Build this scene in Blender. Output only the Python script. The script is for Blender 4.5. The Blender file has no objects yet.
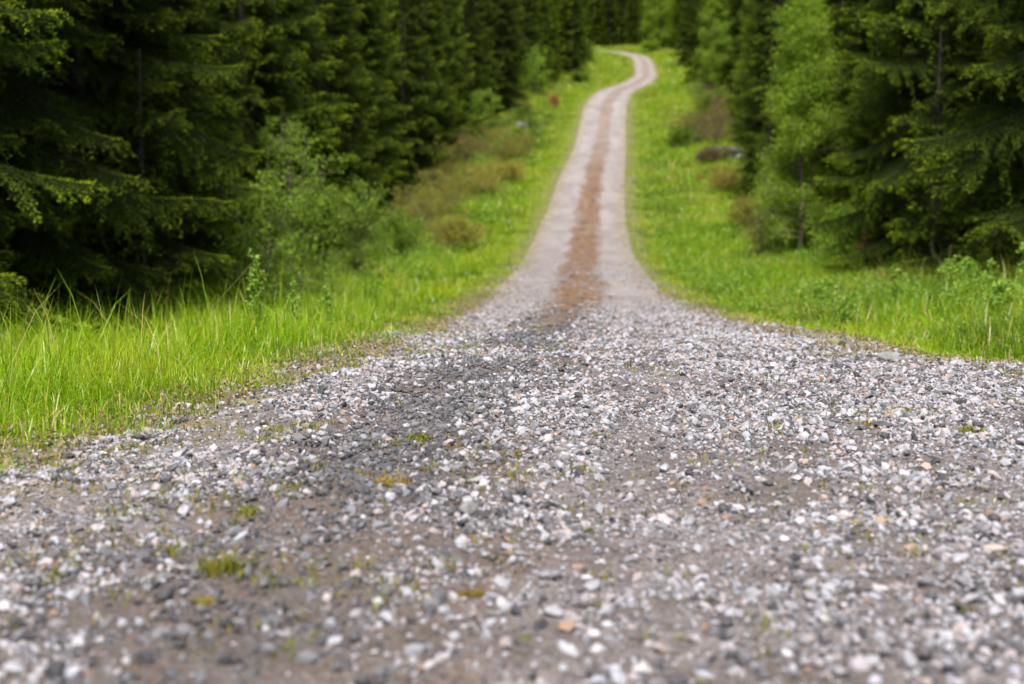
import bpy, math
import numpy as np
from mathutils import Vector
R = math.radians
rng = np.random.default_rng(7)
SC = bpy.context.scene
COL = SC.collection

# ------------------------------------------------------------------ helpers
def mk_mesh(name, V, T, mats=(), attrs=None, mi=None, smooth=False):
    V = np.ascontiguousarray(V, np.float32).reshape(-1, 3)
    T = np.ascontiguousarray(T, np.int32).reshape(-1, 3)
    me = bpy.data.meshes.new(name)
    me.vertices.add(len(V)); me.vertices.foreach_set('co', V.ravel())
    me.loops.add(T.size); me.loops.foreach_set('vertex_index', T.ravel())
    me.polygons.add(len(T))
    me.polygons.foreach_set('loop_start', np.arange(0, T.size, 3, dtype=np.int32))
    if mi is not None:
        me.polygons.foreach_set('material_index', np.ascontiguousarray(mi, np.int32))
    me.polygons.foreach_set('use_smooth', np.full(len(T), smooth, dtype=bool))
    for k, a in (attrs or {}).items():
        at = me.attributes.new(k, 'FLOAT', 'POINT')
        at.data.foreach_set('value', np.ascontiguousarray(a, np.float32))
    for m in mats: me.materials.append(m)
    me.update(calc_edges=True)
    return me

def link(name, me, parent=None):
    o = bpy.data.objects.new(name, me); COL.objects.link(o)
    if parent is not None: o.parent = parent
    return o

def tag(o, label=None, cat=None, group=None, kind=None):
    if label: o['label'] = label
    if cat: o['category'] = cat
    if group: o['group'] = group
    if kind: o['kind'] = kind
    return o

def empty(name, loc, rz=0.0, sc=1.0):
    o = bpy.data.objects.new(name, None); COL.objects.link(o)
    o.empty_display_size = .2
    o.location = loc; o.rotation_euler = (0, 0, rz); o.scale = (sc, sc, sc)
    return o

def copy_tree(o):
    c = o.copy(); COL.objects.link(c)
    for ch in list(o.children):
        d = ch.copy(); COL.objects.link(d); d.parent = c
    return c

def cubic(xs, ys):
    xs = np.array(xs, float); ys = np.array(ys, float)
    h = np.diff(xs); dl = np.diff(ys) / h
    m = np.zeros_like(ys); m[0] = dl[0]; m[-1] = dl[-1]
    for i in range(1, len(xs) - 1):
        m[i] = 0 if False else (dl[i-1] * h[i] + dl[i] * h[i-1]) / (h[i] + h[i-1])
    def f(x):
        x = np.asarray(x, float); xc_ = np.clip(x, xs[0], xs[-1])
        i = np.clip(np.searchsorted(xs, xc_) - 1, 0, len(xs) - 2)
        t = (xc_ - xs[i]) / h[i]
        t2, t3 = t * t, t * t * t
        return (ys[i] * (2*t3 - 3*t2 + 1) + h[i] * m[i] * (t3 - 2*t2 + t)
                + ys[i+1] * (-2*t3 + 3*t2) + h[i] * m[i+1] * (t3 - t2))
    return f

def sstep(a, b, x):
    t = np.clip((x - a) / (b - a), 0, 1); return t * t * (3 - 2 * t)

# value noise (vectorised, deterministic)
_g = np.random.default_rng(3).random((256, 256))
def vnoise(x, y):
    x = np.asarray(x, float); y = np.asarray(y, float)
    xi = np.floor(x).astype(int); yi = np.floor(y).astype(int)
    fx = x - xi; fy = y - yi
    fx = fx * fx * (3 - 2 * fx); fy = fy * fy * (3 - 2 * fy)
    a = _g[xi % 256, yi % 256]; b = _g[(xi+1) % 256, yi % 256]
    c = _g[xi % 256, (yi+1) % 256]; d = _g[(xi+1) % 256, (yi+1) % 256]
    return (a * (1-fx) + b * fx) * (1-fy) + (c * (1-fx) + d * fx) * fy
def fbm(x, y):
    return (vnoise(x, y) * .55 + vnoise(x * 2.1 + 9, y * 2.1 + 4) * .3 + vnoise(x * 4.3 + 31, y * 4.3 + 17) * .15)

def nrm(v): return v / np.maximum(np.linalg.norm(v, axis=-1, keepdims=True), 1e-9)

# ------------------------------------------------------------------ the lie of the land
ZR = cubic([-80, -5, 0, 5, 9, 12, 15, 18.5, 23.4, 28, 34, 40.5, 51, 58, 68, 82, 100, 134, 165, 202, 235, 262, 285, 310, 345, 420, 700],
           [-.8, 0, 0, 0, -.015, -.10, -.26, -.43, -.64, -.72, -.74, -.70, -.43, .05, 1.0, 2.95, 5.2, 11.4, 15.5, 20.9, 25.8, 29.6, 32.5, 34.8, 36.5, 36, 30])
XC = cubic([-80, -5, 0, 3, 6.2, 8.9, 12, 18.5, 27, 40.5, 51, 68, 82, 100, 134, 150, 165, 180, 202, 220, 235, 250, 262, 272, 285, 300, 420, 700],
           [-7.5, -1.25, -.93, -.72, -.48, -.20, .12, .52, 1.16, 1.85, 2.45, 3.55, 4.6, 6.1, 9.1, 11.4, 14.3, 16.6, 18.6, 20.0, 20.7, 20.1, 18.7, 16.6, 12.0, 5.0, -55, -190])
XL_ = cubic([-80, -5, 0, 3, 5.3, 7.1, 8.1, 9.5, 10.2, 12, 15, 18.5, 23.4, 27.2, 30.7, 35, 40.5, 51, 68, 80],
            [-9.5, -2.9, -2.5, -2.2, -1.95, -1.58, -1.35, -1.10, -1.0, -.90, -.80, -.73, -.60, -.44, -.32, -.10, .18, .69, 1.78, 2.68])
XR_ = cubic([-80, -5, 0, 5, 7.5, 8.9, 9.5, 10.2, 12, 15, 18.5, 23.4, 27.2, 30.7, 35, 40.5, 51, 68, 80],
            [-4, 9, 9, 6.6, 4.3, 3.4, 3.0, 2.62, 2.52, 2.66, 2.77, 2.92, 3.06, 3.17, 3.36, 3.66, 4.2, 5.27, 6.19])
def HW(y): return 1.75 - .45 * sstep(140, 190, y)
def XL(y): return np.where(np.asarray(y) < 80, XL_(y), XC(y) - HW(y))
def XR(y): return np.where(np.asarray(y) < 80, XR_(y), XC(y) + HW(y))
def off(x, y):              # distance outside the road's edge (negative inside), and side
    l = XL(y) - x; r = x - XR(y)
    return np.maximum(l, r), np.where(l > r, -1, 1)
def Z(x, y, under=False):
    x = np.asarray(x, float); y = np.asarray(y, float)
    o, s = off(x, y)
    op = np.maximum(o, 0)
    left = -.42 * sstep(.5, 2.6, op) + .50 * sstep(3.2, 7, op) + .045 * np.maximum(op - 6, 0)
    right = -.10 * sstep(.2, 1.2, op) + .55 * sstep(1.5, 7, op) + .06 * np.maximum(op - 6, 0)
    lat = np.where(s < 0, left, right)
    big = np.minimum(np.abs(lat), 14) * np.sign(lat)
    bump = (fbm(x * .8, y * .8) - .5) * .30 * sstep(.3, 3, op) + (fbm(x * .13 + 5, y * .13) - .5) * 1.1 * sstep(3, 12, op)
    z = ZR(y) + big + bump + (fbm(x * 2.3, y * 2.3) - .5) * .05
    if under: z = z - .05 * (1 - sstep(-.15, .25, o))
    return z
def Zroad(x, y):
    o, s = off(x, y)
    lat = x - XC(y)
    rut = -.028 * np.exp(-((np.abs(lat - .08) - .95) / .33) ** 2) + .02 * np.exp(-(lat / .4) ** 2)
    n = (fbm(x * 2.3, y * 2.3) - .5) * .05 + (vnoise(x * 6, y * 6) - .5) * .012
    return ZR(y) + rut + n + .006 - .10 * sstep(-.05, .45, o)

# ------------------------------------------------------------------ materials
def new_mat(name):
    m = bpy.data.materials.new(name); m.use_nodes = True
    nt = m.node_tree; nt.nodes.clear()
    out = nt.nodes.new('ShaderNodeOutputMaterial')
    return m, nt, out
def N(nt, t, **kw):
    n = nt.nodes.new(t)
    for k, v in kw.items(): setattr(n, k, v)
    return n
def ramp(nt, fac, stops, interp='LINEAR'):
    r = N(nt, 'ShaderNodeValToRGB'); r.color_ramp.interpolation = interp
    el = r.color_ramp.elements
    while len(el) < len(stops): el.new(.5)
    for e, (p, c) in zip(el, stops):
        e.position = p; e.color = (*c, 1)
    nt.links.new(fac, r.inputs['Fac']); return r.outputs['Color']
def mixc(nt, f, a, b, mode='MIX'):
    m = N(nt, 'ShaderNodeMix', data_type='RGBA', blend_type=mode)
    if isinstance(f, (int, float)): m.inputs[0].default_value = f
    else: nt.links.new(f, m.inputs[0])
    for i, c in ((6, a), (7, b)):
        if isinstance(c, tuple): m.inputs[i].default_value = (*c, 1)
        else: nt.links.new(c, m.inputs[i])
    return m.outputs[2]
def math_(nt, op, a, b=None, c=None, clamp=False):
    m = N(nt, 'ShaderNodeMath', operation=op); m.use_clamp = clamp
    for i, v in enumerate((a, b, c)):
        if v is None: continue
        if isinstance(v, (int, float)): m.inputs[i].default_value = v
        else: nt.links.new(v, m.inputs[i])
    return m.outputs[0]
def attr(nt, name):
    a = N(nt, 'ShaderNodeAttribute'); a.attribute_name = name; return a.outputs['Fac']
def noise(nt, scale, detail=4, rough=.55, vec=None):
    n = N(nt, 'ShaderNodeTexNoise'); n.inputs['Scale'].default_value = scale
    n.inputs['Detail'].default_value = detail; n.inputs['Roughness'].default_value = rough
    if vec is not None: nt.links.new(vec, n.inputs['Vector'])
    return n.outputs['Fac']
def pos(nt): return N(nt, 'ShaderNodeNewGeometry').outputs['Position']
def mapr(nt, v, a, b, c=0., d=1.):
    m = N(nt, 'ShaderNodeMapRange', interpolation_type='SMOOTHSTEP')
    nt.links.new(v, m.inputs[0])
    for i, x in enumerate((a, b, c, d)): m.inputs[i+1].default_value = x
    return m.outputs[0]

def leaf_mat(name, stops, trans=.35, rough=.55, spec=.25, tr_tint=(1.25, 1.35, .5), objvar=.25, key='tint'):
    m, nt, out = new_mat(name)
    c = ramp(nt, attr(nt, key), stops)
    if objvar:
        oi = N(nt, 'ShaderNodeObjectInfo').outputs['Random']
        v = math_(nt, 'MULTIPLY_ADD', oi, objvar * 2, 1 - objvar)
        hv = N(nt, 'ShaderNodeHueSaturation'); nt.links.new(c, hv.inputs['Color']); nt.links.new(v, hv.inputs['Value'])
        c = hv.outputs['Color']
    b = N(nt, 'ShaderNodeBsdfPrincipled'); nt.links.new(c, b.inputs['Base Color'])
    b.inputs['Roughness'].default_value = rough; b.inputs['Specular IOR Level'].default_value = spec
    t = N(nt, 'ShaderNodeBsdfTranslucent'); nt.links.new(mixc(nt, 1.0, c, tr_tint, 'MULTIPLY'), t.inputs['Color'])
    mx = N(nt, 'ShaderNodeMixShader'); mx.inputs[0].default_value = trans
    nt.links.new(b.outputs[0], mx.inputs[1]); nt.links.new(t.outputs[0], mx.inputs[2])
    nt.links.new(mx.outputs[0], out.inputs['Surface'])
    return m

def simple_mat(name, stops, scale=8, rough=.9, bump=.4, bscale=30):
    m, nt, out = new_mat(name)
    tc = N(nt, 'ShaderNodeTexCoord').outputs['Object']
    c = ramp(nt, noise(nt, scale, 5, .65, tc), stops)
    b = N(nt, 'ShaderNodeBsdfPrincipled'); nt.links.new(c, b.inputs['Base Color'])
    b.inputs['Roughness'].default_value = rough; b.inputs['Specular IOR Level'].default_value = .25
    bp = N(nt, 'ShaderNodeBump'); bp.inputs['Strength'].default_value = bump; bp.inputs['Distance'].default_value = .02
    nt.links.new(noise(nt, bscale, 5, .7, tc), bp.inputs['Height']); nt.links.new(bp.outputs[0], b.inputs['Normal'])
    nt.links.new(b.outputs[0], out.inputs['Surface'])
    return m

M_NEEDLE = leaf_mat('spruce_needles', [(0, (.012, .019, .003)), (.28, (.034, .056, .004)), (.50, (.125, .185, .006)), (1, (.38, .45, .02))], .24, spec=.08, objvar=.25)  # paler fresh tips; dark stops deepened to put inner crown shade into the colour
M_BIRCH = leaf_mat('birch_leaves', [(0, (.10, .165, .012)), (.5, (.20, .31, .022)), (1, (.31, .42, .05))], .45, spec=.15, objvar=.12)
M_BUSH = leaf_mat('alder_leaves', [(0, (.08, .14, .012)), (.6, (.18, .29, .022)), (1, (.30, .41, .06))], .42, spec=.2, objvar=.12)
M_HERB = leaf_mat('herb_leaves', [(0, (.05, .11, .012)), (.5, (.13, .25, .022)), (1, (.26, .39, .06))], .40, objvar=.15)
M_RUST = leaf_mat('withered_leaves', [(0, (.14, .065, .03)), (.5, (.27, .12, .045)), (1, (.46, .21, .07))], .25, tr_tint=(1.1, .8, .5), objvar=.1)
M_STRAW = leaf_mat('straw_litter', [(0, (.12, .09, .05)), (.5, (.25, .18, .10)), (1, (.42, .33, .19))], .2, tr_tint=(1, 1, .8), objvar=0)
M_OLIVE = leaf_mat('scrub_leaves', [(0, (.12, .08, .03)), (.35, (.20, .17, .03)), (.75, (.24, .27, .02)), (1, (.38, .24, .08))], .35, objvar=.15)
M_GRASS = leaf_mat('grass_blades', [(0, (.09, .15, .004)), (.35, (.15, .265, .004)), (.75, (.255, .40, .005)), (.88, (.36, .34, .03)), (1, (.46, .36, .17))], .45, rough=.38, spec=.4, objvar=0)
M_MOSS = leaf_mat('weed_tufts', [(0, (.09, .11, .012)), (.45, (.19, .19, .02)), (1, (.24, .15, .045))], .3, objvar=.2)
M_BARK = simple_mat('spruce_bark', [(.3, (.028, .024, .021)), (.7, (.075, .064, .055))], 6, bump=.8)
M_WHITEBARK = simple_mat('birch_bark', [(.38, (.06, .055, .05)), (.5, (.34, .32, .29)), (.7, (.45, .43, .40))], 7, bump=.3)
M_TWIG = simple_mat('dry_twigs', [(.3, (.10, .075, .06)), (.7, (.22, .17, .145))], 5)
M_ROCK = simple_mat('grey_rock', [(.3, (.10, .10, .095)), (.55, (.22, .22, .21)), (.75, (.36, .35, .34))], 9, bump=.6, bscale=25)
M_ROCKMOSS = simple_mat('mossy_rock', [(.35, (.10, .11, .045)), (.5, (.17, .17, .09)), (.7, (.30, .27, .24))], 10, bump=.6)
M_ROCKDARK = simple_mat('dark_rock', [(.3, (.035, .035, .04)), (.7, (.10, .10, .11))], 12, bump=.5)
M_ROCKPALE = simple_mat('pale_rock', [(.3, (.30, .28, .27)), (.7, (.52, .49, .47))], 9, bump=.4)

# ground
def ground_material():
    m, nt, out = new_mat('forest_ground')
    p = pos(nt)
    gr = ramp(nt, noise(nt, 1.1, 6, .65, p), [(.25, (.06, .085, .01)), (.5, (.11, .15, .012)), (.7, (.17, .17, .03)), (.82, (.22, .15, .07))])
    fl = ramp(nt, noise(nt, 1.7, 6, .7, p), [(.3, (.022, .020, .012)), (.55, (.045, .042, .018)), (.75, (.085, .055, .03))])
    soil = ramp(nt, noise(nt, 9, 6, .7, p), [(.3, (.09, .07, .045)), (.6, (.20, .16, .11)), (.8, (.32, .28, .24))])
    c = mixc(nt, attr(nt, 'veg'), fl, gr)
    sf = math_(nt, 'MULTIPLY', attr(nt, 'bare'), mapr(nt, noise(nt, 3.1, 4, .6, p), .35, .62), clamp=True)
    c = mixc(nt, sf, c, soil)
    b = N(nt, 'ShaderNodeBsdfPrincipled'); nt.links.new(c, b.inputs['Base Color'])
    b.inputs['Roughness'].default_value = .95; b.inputs['Specular IOR Level'].default_value = .15
    bp = N(nt, 'ShaderNodeBump'); bp.inputs['Strength'].default_value = .8; bp.inputs['Distance'].default_value = .08
    nt.links.new(noise(nt, 8, 6, .75, p), bp.inputs['Height']); nt.links.new(bp.outputs[0], b.inputs['Normal'])
    nt.links.new(b.outputs[0], out.inputs['Surface']); return m

def road_material():
    m, nt, out = new_mat('gravel_road')
    p = pos(nt)
    lat = attr(nt, 'lat'); near = attr(nt, 'near')
    # crushed stone, three grain sizes
    def grains(scale):
        v = N(nt, 'ShaderNodeTexVoronoi'); v.inputs['Scale'].default_value = scale; nt.links.new(p, v.inputs['Vector'])
        s = N(nt, 'ShaderNodeSeparateColor'); nt.links.new(v.outputs['Color'], s.inputs[0])
        return s.outputs[0], v.outputs['Distance']
    g1, d1 = grains(62); g2, d2 = grains(140)
    stone = [(0, (.035, .034, .036)), (.2, (.085, .076, .073)), (.45, (.17, .15, .145)), (.7, (.28, .26, .265)), (.9, (.42, .40, .41)), (1, (.25, .15, .09))]
    ca = ramp(nt, g1, stone); cb = ramp(nt, g2, stone)
    dirt = ramp(nt, noise(nt, 5, 6, .7, p), [(.3, (.045, .030, .022)), (.6, (.092, .062, .047)), (.8, (.17, .122, .098))])
    cov = mapr(nt, noise(nt, 1.3, 5, .65, p), .36, .62)
    c = mixc(nt, math_(nt, 'MULTIPLY_ADD', cov, .5, .22), dirt, mixc(nt, .5, ca, cb))
    # wheel tracks: packed pale grit
    mv = N(nt, 'ShaderNodeMapping'); mv.inputs['Scale'].default_value = (1.0, .25, 1.0); nt.links.new(p, mv.inputs['Vector']); q_ = mv.outputs[0]
    mq = N(nt, 'ShaderNodeMapping'); mq.inputs['Scale'].default_value = (1.0, .3, 1.0); nt.links.new(p, mq.inputs['Vector'])
    wob = math_(nt, 'MULTIPLY_ADD', noise(nt, .9, 6, .7, mq.outputs[0]), 1.5, -.75)
    l2 = math_(nt, 'ABSOLUTE', math_(nt, 'ADD', math_(nt, 'ADD', lat, -.08), wob))
    pale = mixc(nt, mapr(nt, noise(nt, .9, 6, .7, q_), .40, .62, .2, .75), ramp(nt, noise(nt, 3.5, 6, .7, p), [(.3, (.26, .22, .21)), (.5, (.37, .335, .33)), (.7, (.46, .425, .425))]), mixc(nt, .5, ca, cb))
    far = math_(nt, 'SUBTRACT', 1., near)
    c = mixc(nt, math_(nt, 'MULTIPLY_ADD', far, .62, .08), c, pale)
    # litter strip between the tracks, blotches drawn out along it
    mp = N(nt, 'ShaderNodeMapping'); mp.inputs['Scale'].default_value = (1.0, .22, 1.0); nt.links.new(p, mp.inputs['Vector']); q = mp.outputs[0]
    strip = mapr(nt, l2, .72, .34)
    litter = ramp(nt, noise(nt, 2.0, 7, .75, q), [(.30, (.045, .032, .022)), (.40, (.075, .05, .034)), (.50, (.20, .105, .048)), (.58, (.10, .068, .044)), (.67, (.25, .15, .085)), (.8, (.36, .30, .26))])
    sf = math_(nt, 'MULTIPLY', strip, mapr(nt, noise(nt, 1.1, 6, .72, q), .16, .46))
    sf = math_(nt, 'MULTIPLY', sf, mapr(nt, noise(nt, 2.6, 6, .75, p), .32, .52, .12, 1.))
    sf = math_(nt, 'MULTIPLY', sf, attr(nt, 'litter'), clamp=True)
    c = mixc(nt, sf, c, litter)
    c = mixc(nt, math_(nt, 'MULTIPLY', math_(nt, 'MULTIPLY', strip, near), .78), c, mixc(nt, .35, ramp(nt, noise(nt, 7, 6, .7, p), [(.3, (.035, .027, .021)), (.6, (.075, .058, .046)), (.8, (.13, .105, .088))]), mixc(nt, .5, ca, cb)))
    # soil creeping in at the edges
    edge = math_(nt, 'MULTIPLY', attr(nt, 'edge'), mapr(nt, noise(nt, 2.2, 5, .7, p), .40, .60), clamp=True)
    c = mixc(nt, edge, c, ramp(nt, noise(nt, 6, 5, .7, p), [(.3, (.13, .11, .045)), (.6, (.23, .18, .10)), (.8, (.16, .19, .04))]))
    b = N(nt, 'ShaderNodeBsdfPrincipled'); nt.links.new(c, b.inputs['Base Color'])
    b.inputs['Roughness'].default_value = .85; b.inputs['Specular IOR Level'].default_value = .25
    bp = N(nt, 'ShaderNodeBump'); bp.inputs['Strength'].default_value = .9; bp.inputs['Distance'].default_value = .012
    h = math_(nt, 'ADD', math_(nt, 'MULTIPLY', d1, -1.), math_(nt, 'MULTIPLY', d2, -.6))
    nt.links.new(math_(nt, 'ADD', h, noise(nt, 25, 5, .7, p)), bp.inputs['Height']); nt.links.new(bp.outputs[0], b.inputs['Normal'])
    nt.links.new(b.outputs[0], out.inputs['Surface']); return m

def stone_material():
    m, nt, out = new_mat('gravel_stones')
    p = pos(nt)
    c = ramp(nt, attr(nt, 'rnd'), [(0, (.025, .025, .03)), (.16, (.07, .07, .078)), (.34, (.16, .16, .175)), (.52, (.29, .29, .31)),
                                   (.68, (.335, .335, .385)), (.78, (.245, .20, .195)), (.89, (.35, .305, .305)), (.962, (.43, .43, .455)), (.982, (.28, .18, .125)), (1, (.20, .13, .09))])
    c = mixc(nt, mapr(nt, noise(nt, 55, 5, .7, p), .46, .80), c, (.20, .165, .14))
    b = N(nt, 'ShaderNodeBsdfPrincipled'); nt.links.new(c, b.inputs['Base Color'])
    b.inputs['Roughness'].default_value = .7; b.inputs['Specular IOR Level'].default_value = .4
    bp = N(nt, 'ShaderNodeBump'); bp.inputs['Strength'].default_value = .5; bp.inputs['Distance'].default_value = .004
    nt.links.new(noise(nt, 160, 4, .7, p), bp.inputs['Height']); nt.links.new(bp.outputs[0], b.inputs['Normal'])
    nt.links.new(b.outputs[0], out.inputs['Surface']); return m
M_GROUND = ground_material(); M_ROAD = road_material(); M_STONE = stone_material()

# ------------------------------------------------------------------ ground sheet and road sheet
def grid_tris(ny, nx):
    i = np.arange(ny - 1)[:, None] * nx + np.arange(nx - 1)[None]
    i = i.ravel()
    return np.concatenate([np.stack([i, i + 1, i + nx + 1], 1), np.stack([i, i + nx + 1, i + nx], 1)])
ys = np.concatenate([np.arange(-80, 0, 4), np.arange(0, 30, .22), np.arange(30, 90, .6), np.arange(90, 320, 1.6), np.arange(320, 701, 12)])
ax = np.concatenate([np.arange(0, 3.4, .2), np.arange(3.4, 14, .45), 14 + 1.22 ** np.arange(2, 32) - 1.3])
ax = ax[ax < 420]
xs = np.concatenate([-ax[:0:-1], ax])
YY = np.repeat(ys[:, None], len(xs), 1); XX = XC(YY) + xs[None]
ZZ = Z(XX, YY, True)
o_, s_ = off(XX, YY)
veg = 1 - sstep(5.0, 8.2, o_ + (fbm(XX * .4, YY * .4) - .5) * 4.5)
veg = np.where(YY > 293, np.minimum(veg, .15), veg)
bare = (1 - sstep(.2, .9, o_)) * .9 + .55 * np.exp(-((o_ - .55) / .25) ** 2) * (s_ > 0) * sstep(38, 60, YY) * (1 - sstep(130, 150, YY))
g = link('ground', mk_mesh('ground', np.stack([XX, YY, ZZ], -1), grid_tris(len(ys), len(xs)), [M_GROUND],
                           {'veg': veg.ravel(), 'bare': np.clip(bare, 0, 1).ravel()}, smooth=True))
tag(g, kind='structure')

ry = np.concatenate([np.arange(-60, 0, 1), np.arange(0, 20, .09), np.arange(20, 60, .35), np.arange(60, 330, 1.0)])
rt = np.linspace(0, 1, 60)
l = (XL(ry) - .45)[:, None]; r = (XR(ry) + .45)[:, None]
RX = l + (r - l) * rt[None]; RY = np.repeat(ry[:, None], len(rt), 1)
o_, s_ = off(RX, RY)
lat = RX - XC(RY)
near = 1 - sstep(11, 24, RY)
litter = sstep(9, 15, RY) * (1 - .45 * sstep(75, 110, RY)) + .85 * (1 - sstep(9, 15, RY))
edge = sstep(-.7, .1, o_)
rd = link('gravel_road', mk_mesh('gravel_road', np.stack([RX, RY, Zroad(RX, RY)], -1), grid_tris(len(ry), len(rt)), [M_ROAD],
          {'lat': lat.ravel(), 'near': near.ravel(), 'litter': litter.ravel(), 'edge': edge.ravel()}, smooth=True))
tag(rd, kind='structure')

# ------------------------------------------------------------------ loose stones
PHI = (1 + 5 ** .5) / 2
ICO = nrm(np.array([(-1, PHI, 0), (1, PHI, 0), (-1, -PHI, 0), (1, -PHI, 0), (0, -1, PHI), (0, 1, PHI), (0, -1, -PHI), (0, 1, -PHI), (PHI, 0, -1), (PHI, 0, 1), (-PHI, 0, -1), (-PHI, 0, 1)], float))
ICOT = np.array([(0, 11, 5), (0, 5, 1), (0, 1, 7), (0, 7, 10), (0, 10, 11), (1, 5, 9), (5, 11, 4), (11, 10, 2), (10, 7, 6), (7, 1, 8), (3, 9, 4), (3, 4, 2), (3, 2, 6), (3, 6, 8), (3, 8, 9), (4, 9, 5), (2, 4, 11), (6, 2, 10), (8, 6, 7), (9, 8, 1)])
OCT = np.array([(1, 0, 0), (-1, 0, 0), (0, 1, 0), (0, -1, 0), (0, 0, 1), (0, 0, -1)], float)
OCTT = np.array([(0, 2, 4), (2, 1, 4), (1, 3, 4), (3, 0, 4), (2, 0, 5), (1, 2, 5), (3, 1, 5), (0, 3, 5)])
def rand_rot(n, tilt=1.):
    q = rng.normal(size=(n, 4)); q[:, 1:3] *= tilt; q = nrm(q)
    w, x, y, z = q.T
    return np.stack([np.stack([1-2*(y*y+z*z), 2*(x*y-z*w), 2*(x*z+y*w)], -1),
                     np.stack([2*(x*y+z*w), 1-2*(x*x+z*z), 2*(y*z-x*w)], -1),
                     np.stack([2*(x*z-y*w), 2*(y*z+x*w), 1-2*(x*x+y*y)], -1)], 1)
def pebbles(P, size, base, T, var=24, sink=.25):
    n = len(P); nv = len(base)
    B = base[None] * (1 + rng.uniform(-.32, .32, (var, nv, 1))) + rng.uniform(-.12, .12, (var, nv, 3))
    S = B[rng.integers(0, var, n)]
    sc = np.stack([rng.uniform(.8, 1.35, n), rng.uniform(.65, 1.0, n), rng.uniform(.48, .85, n)], 1) * size[:, None] * .5
    S = np.einsum('nij,nvj->nvi', rand_rot(n, .28), S * sc[:, None, :])
    V = S + P[:, None, :]
    dk = np.exp(-((P[:, 0] - XC(P[:, 1])) / .40) ** 2) * sstep(.22, .48, fbm(P[:, 0] * 1.5 + 20, P[:, 1] * .8 + 60)) * (1 - sstep(22, 30, P[:, 1]))
    rr = rng.random(n); rr = np.where(rng.random(n) < dk * .95, rr * .34, rr)
    V[:, :, 2] += (sc[:, 2] * (1 - 2 * sink))[:, None]
    TT = (np.arange(n) * nv)[:, None, None] + T[None]
    return V.reshape(-1, 3), TT.reshape(-1, 3), np.repeat(rr, nv)
def stone_field(y0, y1, dens, smin, smed, smax, base, T, side=1.0, sparse=.8, xmargin=2.8):
    area_x = .40 * y1 + xmargin
    n = int(dens * 2 * area_x * (y1 - y0))
    x = rng.uniform(-area_x, area_x, n); y = rng.uniform(y0, y1, n)
    o, s = off(x, y)
    lat = np.abs(x - XC(y) - .08)
    track = np.exp(-((lat - .95) / .34) ** 2)
    patch = sstep(.36, .60, fbm(x * 1.1 + 40, y * 1.1))
    keep = (1 - sparse * track * (.35 + .65 * patch)) * (.30 + .70 * sstep(.30, .58, fbm(x * 2.0, y * 2.0 + 70))) * (1 - np.exp(-((x - XC(y) - .02) / .34) ** 2) * (.42 - .22 * sstep(4, 6, y))) * (1 - .85 * np.exp(-((x - XC(y) - .02) / .45) ** 2) * sstep(10, 15, y) * sstep(.3, .55, fbm(x * 1.6, y * .7)))
    keep *= np.where(o > 0, np.exp(-(np.maximum(o, 0) / np.where(s > 0, .45, .22)) ** 1.2) * .8, 1)
    ok = (rng.random(n) < keep) & (np.abs(x) < .40 * y + xmargin)
    x, y = x[ok], y[ok]
    size = np.clip(smed * np.exp(rng.normal(0, .46, len(x))), smin, smax)
    P = np.stack([x, y, np.where(off(x, y)[0] < .1, Zroad(x, y), np.maximum(Zroad(x, y), Z(x, y, True)))], 1)
    return pebbles(P, size, base, T)
def join(parts):
    Vs, Ts, As = [], [], []; k = 0
    for V, T, A in parts:
        Vs.append(V); Ts.append(T + k); As.append(A); k += len(V)
    return np.concatenate(Vs), np.concatenate(Ts), np.concatenate(As)
V, T, A = join([stone_field(.6, 5.5, 2300, .009, .018, .052, ICO, ICOT), stone_field(5.5, 9, 2200, .010, .018, .052, ICO, ICOT),
                stone_field(9, 14, 1700, .012, .020, .05, ICO, ICOT), stone_field(14, 26, 420, .02, .030, .06, OCT, OCTT),
                stone_field(26, 45, 60, .025, .035, .06, OCT, OCTT)])
tag(link('gravel', mk_mesh('gravel', V, T, [M_STONE], {'rnd': A})), 'loose pale grey crushed gravel covering the road surface', 'gravel', kind='stuff')
V, T, A = join([stone_field(.6, 5.0, 2600, .006, .010, .016, OCT, OCTT, sparse=.1), stone_field(5.0, 9, 1700, .007, .011, .017, OCT, OCTT, sparse=.1),
                stone_field(9, 13, 1000, .008, .013, .018, OCT, OCTT, sparse=.1)])
tag(link('grit', mk_mesh('grit', V, T, [M_STONE], {'rnd': A * .72})), 'fine grit lying between the larger gravel stones', 'grit', kind='stuff')

# ------------------------------------------------------------------ grass
def blades(P, h, w, lean, tint):
    n = len(P)
    a = rng.uniform(0, 2 * np.pi, n)
    d = np.stack([np.cos(a), np.sin(a), np.zeros(n)], 1)
    b = a + np.pi / 2 + rng.uniform(-.6, .6, n)
    side = np.stack([np.cos(b), np.sin(b), np.zeros(n)], 1) * w[:, None] * .5
    V = np.empty((n, 7, 3))
    lv = [(0, 1.0), (.4, .9), (.75, .6)]
    def at(t):
        up = h * (t - .30 * lean * t ** 3)
        return P + d * (h * lean * t ** 2.2)[:, None] + np.stack([np.zeros(n), np.zeros(n), up], 1)
    for k, (t, ww) in enumerate(lv):
        c = at(t); V[:, 2*k] = c - side * ww; V[:, 2*k+1] = c + side * ww
    V[:, 6] = at(1.0)
    T = np.array([(0, 1, 3), (0, 3, 2), (2, 3, 5), (2, 5, 4), (4, 5, 6)])
    TT = (np.arange(n) * 7)[:, None, None] + T[None]
    return V.reshape(-1, 3), TT.reshape(-1, 3), np.repeat(tint, 7)
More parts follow.
